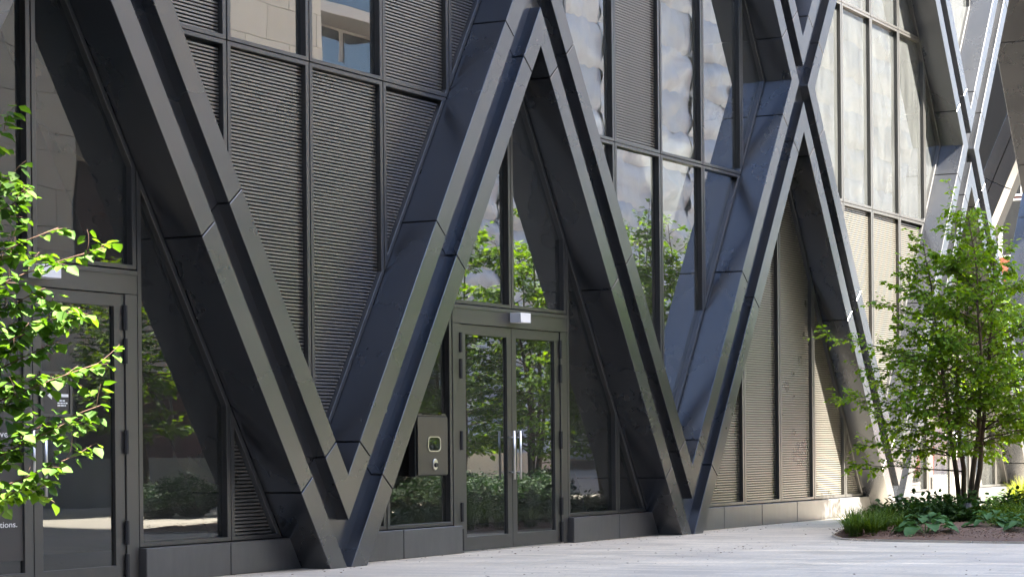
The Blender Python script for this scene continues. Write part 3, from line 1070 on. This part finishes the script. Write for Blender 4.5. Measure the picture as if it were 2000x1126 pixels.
def shrub(name, seed, x, y, r, h, n, leafm, label, group=None, leaf=0.06, cat='shrub'):
    R = random.Random(seed)
    mb, lv = MB(), Leaves()
    for k in range(n):
        a = R.uniform(0, 2 * math.pi); rr = r * math.sqrt(R.random())
        tip = Vector((x + rr * math.cos(a), y + rr * math.sin(a), h * (1 - 0.5 * (rr / r) ** 2) * R.uniform(0.65, 1.05)))
        st = limb(mb, R, (x + rr * 0.3 * math.cos(a), y + rr * 0.3 * math.sin(a), 0.0), tip, 0.006, 0.002, 0.1, 4)
        leaf_run(lv, R, st, leaf, 9, 0.2)
        for _ in range(3):
            leaf_run(lv, R, [st[-1] + rv(R, 0.06), st[-1] + rv(R, 0.10)], leaf, 2, 0.2)
    root = empty(name, (x, y, 0))
    inv = Matrix.Translation((-x, -y, 0))
    o = mb.build('stems', M['bark'], root); o.matrix_parent_inverse = inv
    o = link('foliage', lv.mesh(0.36), leafm, root); o.matrix_parent_inverse = inv
    tag(root, label, cat, group)
    return root
hz = [(27.6, -9.3), (28.3, -8.6), (27.0, -8.3), (28.9, -9.6), (28.0, -7.7), (29.6, -8.8), (29.3, -10.6), (28.2, -10.5), (30.5, -9.4), (29.0, -12.3), (30.2, -12.9), (30.3, -6.9), (25.2, -13.3), (24.2, -13.0)]
for q, (x, y) in enumerate(hz):
    shrub('hedge_shrub', 300 + q, x, y, 0.6, 0.75, 120, M['leaf_shrub'], 'low dark evergreen shrub under the plaza trees, seen reflected in the door glass', 'low shrubs under the plaza trees', 0.075)

# ---- planting bed
bed_poly = [(20.24, -3.46), (19.99, -4.01), (19.90, -4.8), (19.82, -6.3), (19.9, -9.0), (24.0, -9.6), (30.0, -8.2), (31.0, -5.2), (30.2, -3.2), (28.0, -2.15), (25.0, -1.95), (22.3, -2.35), (20.9, -2.95)]
R = random.Random(9)
cen = Vector((25, -5.2))
rings = [1.0, 0.985, 0.93, 0.8, 0.6, 0.35]
hgt = [0.012, 0.03, 0.05, 0.08, 0.11, 0.12]
fine = []
nb_ = len(bed_poly)
for i in range(nb_):
    p, q = Vector(bed_poly[i]), Vector(bed_poly[(i + 1) % nb_])
    for k in range(8): fine.append(p.lerp(q, k / 8))
vs_, fs = [], []
nf = len(fine)
for rr, hh in zip(rings, hgt):
    for p in fine:
        q = cen + (p - cen) * rr
        vs_.append((q.x, q.y, hh + (R.uniform(-0.012, 0.02) if rr < 0.98 else 0)))
vs_.append((cen.x, cen.y, 0.12))
for k in range(len(rings) - 1):
    for i in range(nf):
        j = (i + 1) % nf
        fs.append((k * nf + i, k * nf + j, (k + 1) * nf + j, (k + 1) * nf + i))
for i in range(nf):
    fs.append(((len(rings) - 1) * nf + i, (len(rings) - 1) * nf + (i + 1) % nf, len(vs_) - 1))
bed = link('planting_bed', mesh_from(vs_, fs), M['mulch'])
bed.data.update()
tag(bed, 'brown mulch planting bed set into the paving', None, kind='structure')
# mulch chips
cm = MB()
for k in range(5000):
    i = R.randrange(nf)
    t = R.uniform(0.72, 0.985)
    q = cen + (fine[i] - cen) * t + Vector((R.uniform(-.15, .15), R.uniform(-.15, .15)))
    if q.x > 24: continue
    a = R.uniform(0, 3.14); l = R.uniform(0.012, 0.035); w = l * 0.35
    dx, dy = math.cos(a) * l, math.sin(a) * l
    z = 0.055 + R.uniform(-0.01, 0.03) + (0.985 - t) * 0.14
    tz = R.uniform(-0.012, 0.012)
    cm.add([(q.x - dx, q.y - dy, z - tz), (q.x + dy * .35, q.y - dx * .35, z + 0.006), (q.x + dx, q.y + dy, z + tz), (q.x - dy * .35, q.y + dx * .35, z + 0.004)], [(0, 1, 2, 3)])
tag(cm.build('mulch_chips', M['mulch']), 'loose brown bark chips covering the bed', None, kind='stuff')
# edging strip
em = MB()
for i in range(nf):
    j = (i + 1) % nf
    a, b = fine[i], fine[j]
    da, db = (a - cen).normalized() * 0.02, (b - cen).normalized() * 0.02
    em.add([(a.x, a.y, 0.0), (b.x, b.y, 0.0), (b.x, b.y, 0.028), (a.x, a.y, 0.028), (a.x + da.x, a.y + da.y, 0.0), (b.x + db.x, b.y + db.y, 0.0), (b.x + db.x, b.y + db.y, 0.028), (a.x + da.x, a.y + da.y, 0.028)],
           [(3, 2, 6, 7), (4, 7, 6, 5), (0, 1, 2, 3)])
tag(em.build('bed_edging', M['steel']), 'thin steel edging strip round the planting bed', 'edging')

def blades(lv_mb, R, x, y, n, length, width, spread, z0=0.04):
    for k in range(n):
        a = R.uniform(0, 2 * math.pi)
        L = length * R.uniform(0.6, 1.1); lean = spread * R.uniform(0.3, 1.2)
        bx, by = x + R.uniform(-.07, .07), y + R.uniform(-.07, .07)
        dx, dy = math.cos(a), math.sin(a)
        pv = None; b = len(lv_mb.v)
        for i in range(6):
            t = i / 5
            hx = L * lean * t ** 1.6
            hz_ = L * (t - 0.55 * lean * t ** 2.4)
            w = width * (1 - t ** 2) * 0.5 + 0.0008
            lv_mb.v.append((bx + dx * hx - dy * w, by + dy * hx + dx * w, z0 + hz_))
            lv_mb.v.append((bx + dx * hx + dy * w, by + dy * hx - dx * w, z0 + hz_))
        for i in range(5):
            lv_mb.f.append((b + 2 * i, b + 2 * i + 1, b + 2 * i + 3, b + 2 * i + 2))

def clumps(name, spots, n, length, spread, mat, label, width=0.012):
    m = MB()
    for q, (x, y) in enumerate(spots):
        R = random.Random(400 + q)
        blades(m, R, x, y, n, length * (0.85 + 0.3 * R.random()), width, spread)
    tag(link(name, mesh_from(m.v, m.f, True), mat), label, None, kind='stuff')
clumps('strap_grass', [(20.65, -3.45), (20.5, -3.75), (20.9, -3.25), (20.95, -3.65), (21.3, -3.0), (21.4, -3.4), (21.8, -2.85), (21.9, -3.25), (22.3, -2.75), (22.4, -3.1), (21.2, -3.85), (20.38, -3.58), (23.6, -4.7), (23.2, -4.9), (24.2, -4.5)],
       140, 0.42, 0.85, M['grass'], 'dark green strap-leaf grass along the left end of the bed')
clumps('sunlit_grass', [(27.4, -2.95), (28.0, -2.75), (26.9, -3.25), (28.6, -2.9), (29.2, -3.2), (26.3, -3.45), (27.9, -3.3), (26.6, -3.75), (25.7, -3.75)],
       120, 0.66, 0.5, M['grass_sunlit'], 'grass with sunlit yellow put into its colour, behind the tree stems at the right edge', 0.011)
gcl = {}
gc = [(22.6, -3.3), (23.0, -2.8), (23.3, -3.4), (23.7, -2.9), (24.1, -3.5), (24.5, -2.7), (23.0, -3.9), (23.9, -4.1), (24.7, -4.2), (25.4, -3.8), (25.6, -4.6), (24.9, -5.0), (23.8, -5.2), (23.0, -5.5), (22.6, -6.0), (24.0, -5.9), (22.0, -5.3), (21.8, -6.2), (26.2, -3.2), (27.0, -3.4), (22.7, -4.7), (23.4, -4.4)]
for part, matn, lab in ((0, 'leaf_dark', 'dark leafy groundcover spreading under the multi-stem tree'), (1, 'grass', 'lighter green feathery groundcover right of the tree stems')):
    lv = Leaves(); R = random.Random(50 + part)
    for (x, y) in gc:
        if (y < -4.05) != bool(part): continue
        hh = 0.50 if not part else 0.40
        for k in range(75):
            a = R.uniform(0, 2 * math.pi); rr = 0.42 * math.sqrt(R.random())
            p0 = Vector((x + rr * 0.4 * math.cos(a), y + rr * 0.4 * math.sin(a), 0.05))
            p1 = Vector((x + rr * math.cos(a), y + rr * math.sin(a), hh * (1 - 0.5 * (rr / 0.42) ** 2) * R.uniform(0.6, 1.1)))
            leaf_run(lv, R, [p0, p0.lerp(p1, 0.5), p1], 0.10 if not part else 0.075, 9 if not part else 12, 0.25)
    tag(link('groundcover', lv.mesh(0.30 if not part else 0.18), M[matn]), lab, None, kind='stuff')
# fallen leaves and grit on the paving
lv = Leaves(); R = random.Random(91)
for k in range(420):
    x = R.uniform(13, 24); y = R.choice([R.uniform(-0.9, -0.2), R.uniform(-3.8, -2.6), R.uniform(-8, -0.6)])
    if x > 19.8 and y < -2.6: continue
    a = R.uniform(0, 6.28)
    lv.add(Vector((x, y, 0.006)), Vector((math.cos(a), math.sin(a), R.uniform(-0.05, 0.25))), Vector((0, 0, 1)), R.uniform(0.008, 0.035))
tag(link('leaf_litter', lv.mesh(0.35), M['mulch']), 'tiny dry leaf bits and grit scattered on the paving', None, kind='stuff')

def hosta(seed, x, y, n, size, label):
    R = random.Random(seed)
    root = empty('hosta', (x, y, 0.04))
    for k in range(n):
        a = 2.399 * k + R.uniform(-.3, .3)
        t = k / n
        el = 0.9 - 0.75 * t + R.uniform(-.1, .1)
        L = size * R.uniform(0.8, 1.1) * (0.7 + 0.4 * t); W = L * 0.36
        d = Vector((math.cos(a), math.sin(a), 0)); sd_ = Vector((-d.y, d.x, 0))
        vs2, fs2 = [], []
        base = d * (0.10 + 0.16 * t) + Vector((0, 0, 0.08 + 0.16 * (1 - t)))
        ns = 6
        for i in range(ns + 1):
            u = i / ns
            w = W * math.sin(math.pi * min(1, u * 0.93 + 0.07)) ** 0.75
            p = base + d * (L * u * math.cos(el * (1 - u))) + Vector((0, 0, L * (math.sin(el) * u - 0.75 * u * u)))
            for s_, hh in ((-1, 0.16), (-0.5, 0.02), (0, -0.03), (0.5, 0.02), (1, 0.16)):
                vs2.append(p + sd_ * (w * s_) + Vector((0, 0, w * hh + 0.008 * math.sin(u * 14 + s_ * 5))))
        for i in range(ns):
            for j in range(4):
                fs2.append((i * 5 + j, i * 5 + j + 1, (i + 1) * 5 + j + 1, (i + 1) * 5 + j))
        # stalk
        b = len(vs2)
        o_ = base
        vs2 += [Vector((0, 0, 0)) - sd_ * 0.006, Vector((0, 0, 0)) + sd_ * 0.006, o_ + sd_ * 0.006, o_ - sd_ * 0.006]
        fs2.append((b, b + 1, b + 2, b + 3))
        link('leaf', mesh_from(vs2, fs2, True), M['leaf_hosta'], root)
    tag(root, label, 'plant', 'broad-leaved hostas at the front of the bed')
hosta(1, 20.75, -4.45, 20, 0.30, 'broad-leaved hosta nearest the front edge of the bed')
hosta(2, 21.9, -4.95, 16, 0.30, 'broad-leaved hosta between the tree stems and the bed edge')
hosta(3, 21.4, -5.75, 16, 0.28, 'broad-leaved hosta at the right edge of the photo')

# landscape spotlight
sp = empty('garden_spotlight', (23.2, -3.95, 0.0))
tag(sp, 'small black ribbed spotlight standing in the bed before the tree', 'spotlight')
m = MB(); m.tube([(0, 0, 0.0), (0, 0, 0.16)], [0.02, 0.02], 8); m.build('stake', M['black'], sp)
m = MB(); m.tube([(-0.09, 0.0, 0.16), (-0.05, 0.02, 0.17), (0.10, 0.06, 0.27), (0.14, 0.07, 0.30)], [0.085, 0.10, 0.105, 0.10], 14); hd = m.build('lamp_head', M['black'], sp, smooth=False)
for k in range(7):
    m = MB(); a = -0.075 + k * 0.025
    m.box(-0.13, -0.05, a - 0.004, a + 0.004, 0.09, 0.27); m.build('cooling_fin', M['black'], hd)

# ==================================================================== BUILDINGS OPPOSITE AND BEHIND
# shading tower
def tower(name, x0, x1, y0, y1, h, label):
    root = empty(name, ((x0 + x1) / 2, (y0 + y1) / 2, 0))
    inv = Matrix.Translation((-(x0 + x1) / 2, -(y0 + y1) / 2, 0))
    m = MB(); m.box(x0, x1, y0, y1, 0, h); o = m.build('wall', M['limestone'], root); o.matrix_parent_inverse = inv
    n = 5
    for fl in range(int(h // 3.6)):
        for k in range(n):
            m = MB()
            wx = x0 + (x1 - x0) * (k + 0.5) / n
            m.box(wx - 1.1, wx + 1.1, y1 - 0.1, y1 + 0.03, fl * 3.6 + 1.0, fl * 3.6 + 3.0)
            o = m.build('window', M['blueglass'], root); o.matrix_parent_inverse = inv
    tag(root, label, 'building')
tt_ = empty('stone_tower', (22, -38, 0)); TT = Matrix.Translation((-22, 38, 0))
tag(tt_, 'tall stone tower across the plaza that shades the facade', 'building')
def skew_box(mb, x0, x1, y0, y1, z0, z1, k):
    dx = k * (y1 - y0)
    mb.add([(x0 + dx, y0, z0), (x1 + dx, y0, z0), (x1, y1, z0), (x0, y1, z0), (x0 + dx, y0, z1), (x1 + dx, y0, z1), (x1, y1, z1), (x0, y1, z1)],
           [(0, 3, 2, 1), (4, 5, 6, 7), (0, 1, 5, 4), (1, 2, 6, 5), (2, 3, 7, 6), (3, 0, 4, 7)])
sun_slots = [(20.3, 0.018), (21.6, 0.010), (22.35, 0.022), (24.3, 0.014)]  # slits added to drop thin sun streaks on the paving
xs_ = 11.75
for sx_, sw_ in sun_slots + [(30.3, 0.0)]:
    m = MB(); skew_box(m, xs_, sx_ - sw_ / 2, -42, -35, 52.0 if sx_ > 30 else 0, 60.5, 0.136)  # end segment raised to let sun onto the paving seen in reflections
    o = m.build('wall', M['limestone'], tt_); o.matrix_parent_inverse = TT
    for fl in range(12):
        if 1.2 < sx_ - xs_ and sx_ < 30:
            m = MB(); m.box(xs_ + 0.3, sx_ - 0.3, -35.1, -34.97, fl * 3.6 + 1.0, fl * 3.6 + 3.0)
            o = m.build('window', M['darkpane'], tt_); o.matrix_parent_inverse = TT
    xs_ = sx_ + sw_ / 2
m = MB(); skew_box(m, 11.75, 30.3, -42, -35, 60.51, 82, 0.136)
o = m.build('upper_storeys', M['limestone'], tt_); o.matrix_parent_inverse = TT
gt = empty('mirror_blocker_tower', (1, -38, 0)); GT = Matrix.Translation((-1, 38, 0))  # added out of view to shade the left ground and mirror blue sky
tag(gt, 'broad unseen mirror block added left of the stone tower for shade and blue reflections', 'building')
m = MB(); m.box(-8, 10.95, -42, -35.2, 0, 78); o = m.build('wall', M['darkstone'], gt); o.matrix_parent_inverse = GT
for fl in range(21):
    for k in range(6):
        m = MB(); x_ = -8 + k * 3.158
        m.box(x_ + 0.03, x_ + 3.128, -35.19, -35.05, fl * 3.7 + 0.04, fl * 3.7 + 3.66)
        o = m.build('mirror_panel', M['mirror'], gt); o.matrix_parent_inverse = GT
m = MB(); m.box(10.96, 11.74, -36.2, -35.4, 0, 46.3)  # added low block, shades the ground strip below the sunlit young tree
tag(m.build('lower_sun_blocker', M['slab'], bevel=0.02), 'added block closing the lower part of the sun gap between the towers', 'building')
m = MB(); m.box(10.96, 11.74, -36.2, -35.4, 50.8, 76)  # added high block, keeps sun off the strip next to the facade
tag(m.build('upper_sun_blocker', M['slab'], bevel=0.02), 'added block closing the upper part of the sun gap between the towers', 'sun_blocker')
m = MB(); m.box(-34, -11, -48, 60, 0, 30)  # unseen block added so that left-facing metal stays dark
tag(m.build('left_light_blocker', M['darkstone'], bevel=0.05), 'plain dark unseen block added at the far left to cut low light', 'building')
m = MB(); m.box(-10.5, 4.2, 0.0, 30, 0, 30)  # unseen block added as occlusion beside the column undersides
tag(m.build('street_line_blocker', M['darkstone'], bevel=0.05), 'dark unseen block continuing the street line, added to cut light from the left', 'building')
m = MB(); m.add([(-10.8, -34, 0.004), (4.6, -34, 0.004), (4.6, -0.2, 0.004), (-10.8, -0.2, 0.004)], [(0, 1, 2, 3)])  # dark ground added to weaken the bounce under the columns
tag(m.build('added_road', M['asphalt']), 'dark asphalt added out of view left of the plaza to cut ground bounce', None, kind='structure')

# limestone building with big blocks
lb = empty('limestone_building', (24, -26, 0)); LI = Matrix.Translation((-24, 26, 0))
tag(lb, 'beige limestone block building reflected in the leftmost glass', 'building')
m = MB(); m.box(8, 31.3, -34.5, -24.15, 0, 9.0); m.box(8, 39.2, -34.5, -24.15, 9.0, 14.5)
o = m.build('wall', M['slab'], lb); o.matrix_parent_inverse = LI
R = random.Random(3)
def block_wall(x0, x1, z0, z1, bw, bh):
    r = 0; z = z0
    while z < z1 - 0.05:
        zz = min(z + bh, z1)
        x = x0 - (bw * 0.5 if r % 2 else 0)
        while x < x1 - 0.05:
            a, b = max(x, x0), min(x + bw, x1)
            if b - a > 0.1:
                m = MB(); e = R.uniform(-0.008, 0.008)
                m.box(a + 0.008, b - 0.008, -24.3, -24.0 + e, z + 0.008, zz - 0.008)
                o = m.build('stone_block', M['limestone'], lb); o.matrix_parent_inverse = LI
            x += bw
        z += bh; r += 1
block_wall(22.5, 31.3, 0.0, 9.0, 1.5, 0.95)
block_wall(22.5, 39.2, 9.0, 14.5, 1.5, 0.95)
for k in range(5):
    m = MB(); m.box(31.5 + k * 1.6, 33.0 + k * 1.6, -26.2, -26.1, 0.2, 8.8)
    o = m.build('window', M['darkpane'], lb); o.matrix_parent_inverse = LI
for k in range(12):
    m = MB(); m.box(31.4, 39.0, -25.9, -25.75, 3.4 + k * 0.16, 3.52 + k * 0.16)
    o = m.build('blind_slat', M['limestone'], lb); o.matrix_parent_inverse = LI

# blue glass balcony building
gbx = empty('balcony_building', (50, -42, 0)); GI = Matrix.Translation((-50, 42, 0))
tag(gbx, 'blue glass apartment block with white balcony bands across the plaza', 'building')
m = MB(); m.box(40, 60.3, -55, -41.5, 0, 42); o = m.build('wall', M['slab'], gbx); o.matrix_parent_inverse = GI
for fl in range(12):
    z = 2.0 + fl * 3.4
    m = MB(); m.box(40, 60.3, -41.4, -39.6, z, z + 0.45); o = m.build('balcony_slab', M['concrete'], gbx, bevel=0.02); o.matrix_parent_inverse = GI
    m = MB(); m.box(40, 60.3, -39.66, -39.62, z + 0.46, z + 1.5); o = m.build('balcony_rail', M['blueglass'], gbx); o.matrix_parent_inverse = GI
    for k in range(9):
        m = MB(); m.box(40.3 + k * 2.22, 42.2 + k * 2.22, -41.48, -41.42, z + 0.5, z + 3.3); o = m.build('window', M['blueglass'], gbx); o.matrix_parent_inverse = GI

# wrapped scaffold building
tw = empty('wrapped_building', (78, -48, 0)); TI = Matrix.Translation((-78, 48, 0))
tag(tw, 'building under construction wrapped in white scaffold netting, reflected in the glass', 'building')
m = MB(); m.box(62.5, 146, -62, -42.0, 0, 46); o = m.build('wall', M['slab'], tw); o.matrix_parent_inverse = TI
def sheet(x0, x1, z0, z1, seed, yb=-40.4):
    R = np.random.RandomState(seed)
    nx, nz = 20, 10
    V = []
    ph = R.rand(8) * 6.28; am = R.rand(8)
    for j in range(nz + 1):
        v = j / nz
        for i in range(nx + 1):
            u = i / nx
            bil = math.sin(math.pi * v) ** 0.6 * (0.34 + 0.10 * math.sin(u * 9 + ph[0])) * (0.5 + am[0])
            wr = 0.07 * math.sin(u * 23 + ph[1] + 3 * v) * am[1] + 0.05 * math.sin(u * 47 + ph[2] - 5 * v) + 0.06 * math.sin(u * 11 + v * 7 + ph[3])
            fold = 0.16 * math.sin(v * 9 + ph[4] + 2.5 * math.sin(u * 5 + ph[5])) * am[3]
            sag = -0.22 * math.sin(math.pi * (u * 2 % 1)) * (1 - v) * am[2]
            V.append((x0 + (x1 - x0) * u, yb + bil + wr + fold, z0 + (z1 - z0) * v + sag))
    F = [(j * (nx + 1) + i, j * (nx + 1) + i + 1, (j + 1) * (nx + 1) + i + 1, (j + 1) * (nx + 1) + i) for j in range(nz) for i in range(nx)]
    o = link('netting_sheet', mesh_from(V, F, True), M['tarp'], tw); o.matrix_parent_inverse = TI
R = random.Random(8)
for lv_ in range(15):
    z = 0.6 + lv_ * 2.25
    for k in range(21):
        x0 = 62.0 + k * 4.0
        sheet(x0 - 0.05, x0 + 4.05, z - 0.02 - R.uniform(0, 0.12), z + 2.30, 1000 + lv_ * 30 + k, -40.4 + 0.12 * (k % 2) + 0.05 * (lv_ % 2))
    m = MB(); m.box(62, 146, -41.8, -40.75, z - 0.16, z - 0.08); o = m.build('scaffold_deck', M['limestone'], tw); o.matrix_parent_inverse = TI
for k in range(28):
    m = MB(); m.tube([(62 + k * 3.0, -40.75, 0), (62 + k * 3.0, -40.75, 35)], [0.03, 0.03], 6); o = m.build('scaffold_pole', M['steel'], tw); o.matrix_parent_inverse = TI

# red site barriers opposite (their red shows in the louvers)
for k in range(5):
    bx0 = 41.0 + k * 2.15
    rb_ = empty('site_barrier', (bx0 + 1, -10.6, 0)); RI = Matrix.Translation((-bx0 - 1, 10.6, 0))
    m = MB(); m.prism([(bx0, 0.02), (bx0 + 2.05, 0.02), (bx0 + 2.05, 1.15), (bx0, 1.15)], -10.72, -10.5); o = m.build('barrier_body', M['red'], rb_, bevel=0.03); o.matrix_parent_inverse = RI
    for q in (0.2, 1.5):
        m = MB(); m.box(bx0 + q, bx0 + q + 0.3, -10.95, -10.3, 0.0, 0.12); o = m.build('foot', M['black'], rb_, bevel=0.02); o.matrix_parent_inverse = RI
    tag(rb_, ['red plastic site barrier at the near end of the row across the plaza', 'second red plastic site barrier from the near end of the row', 'middle red plastic site barrier of the row across the plaza', 'second red plastic site barrier from the far end of the row', 'red plastic site barrier at the far end of the row'][k], 'barrier', 'red site barriers across the plaza')

# curved planter wall opposite
pw = MB()
cx0, cy0 = 36.0, -26.0
prev = None
for k in range(25):
    a = math.radians(50 + k * 4.0)
    ro, ri = 10.2, 9.8
    po = (cx0 + ro * math.cos(a), cy0 + ro * math.sin(a)); pi_ = (cx0 + ri * math.cos(a), cy0 + ri * math.sin(a))
    if prev:
        qo, qi = prev
        pw.add([(qo[0], qo[1], 0.0), (po[0], po[1], 0.0), (po[0], po[1], 1.1), (qo[0], qo[1], 1.1), (qi[0], qi[1], 0.0), (pi_[0], pi_[1], 0.0), (pi_[0], pi_[1], 1.1), (qi[0], qi[1], 1.1)],
               [(0, 1, 2, 3), (5, 4, 7, 6), (3, 2, 6, 7)])
    prev = (po, pi_)
tag(pw.build('planter_wall', M['concrete']), 'curved pale concrete planter wall across the plaza', 'wall')

# background building at far right seen through the open bay
bb = empty('brick_building', (62, 16, 0)); BI = Matrix.Translation((-62, -16, 0))
tag(bb, 'red brick building with white framed bay windows seen through the open bay', 'building')
m = MB(); m.box(62.5, 75, 2, 34, 0, 30); o = m.build('wall', M['brickred'], bb); o.matrix_parent_inverse = BI
for z in (8.6, 11.0):
    for y in (10.7, 11.7, 12.7, 13.7):
        w_ = MB(); w_.ring([(0, 0), (0.96, 0), (0.96, 2.3), (0, 2.3)], [(0.07, 0.07), (0.89, 0.07), (0.89, 2.23), (0.07, 2.23)], 0, 0.12)
        vs3 = [(62.2 + yy, y + xx, z + zz) for xx, yy, zz in w_.v]
        me = mesh_from(vs3, w_.f)
        wf = link('window', me, M['whitemetal'], bb); wf.matrix_parent_inverse = BI
        g = MB(); g.add([(62.26, y + 0.05, z + 0.05), (62.26, y + 0.91, z + 0.05), (62.26, y + 0.91, z + 2.25), (62.26, y + 0.05, z + 2.25)], [(0, 1, 2, 3)])
        g.build('pane', M['blueglass'], wf)
print('panels', n_panels, 'slats', n_slats, 'objects', len(bpy.data.objects))
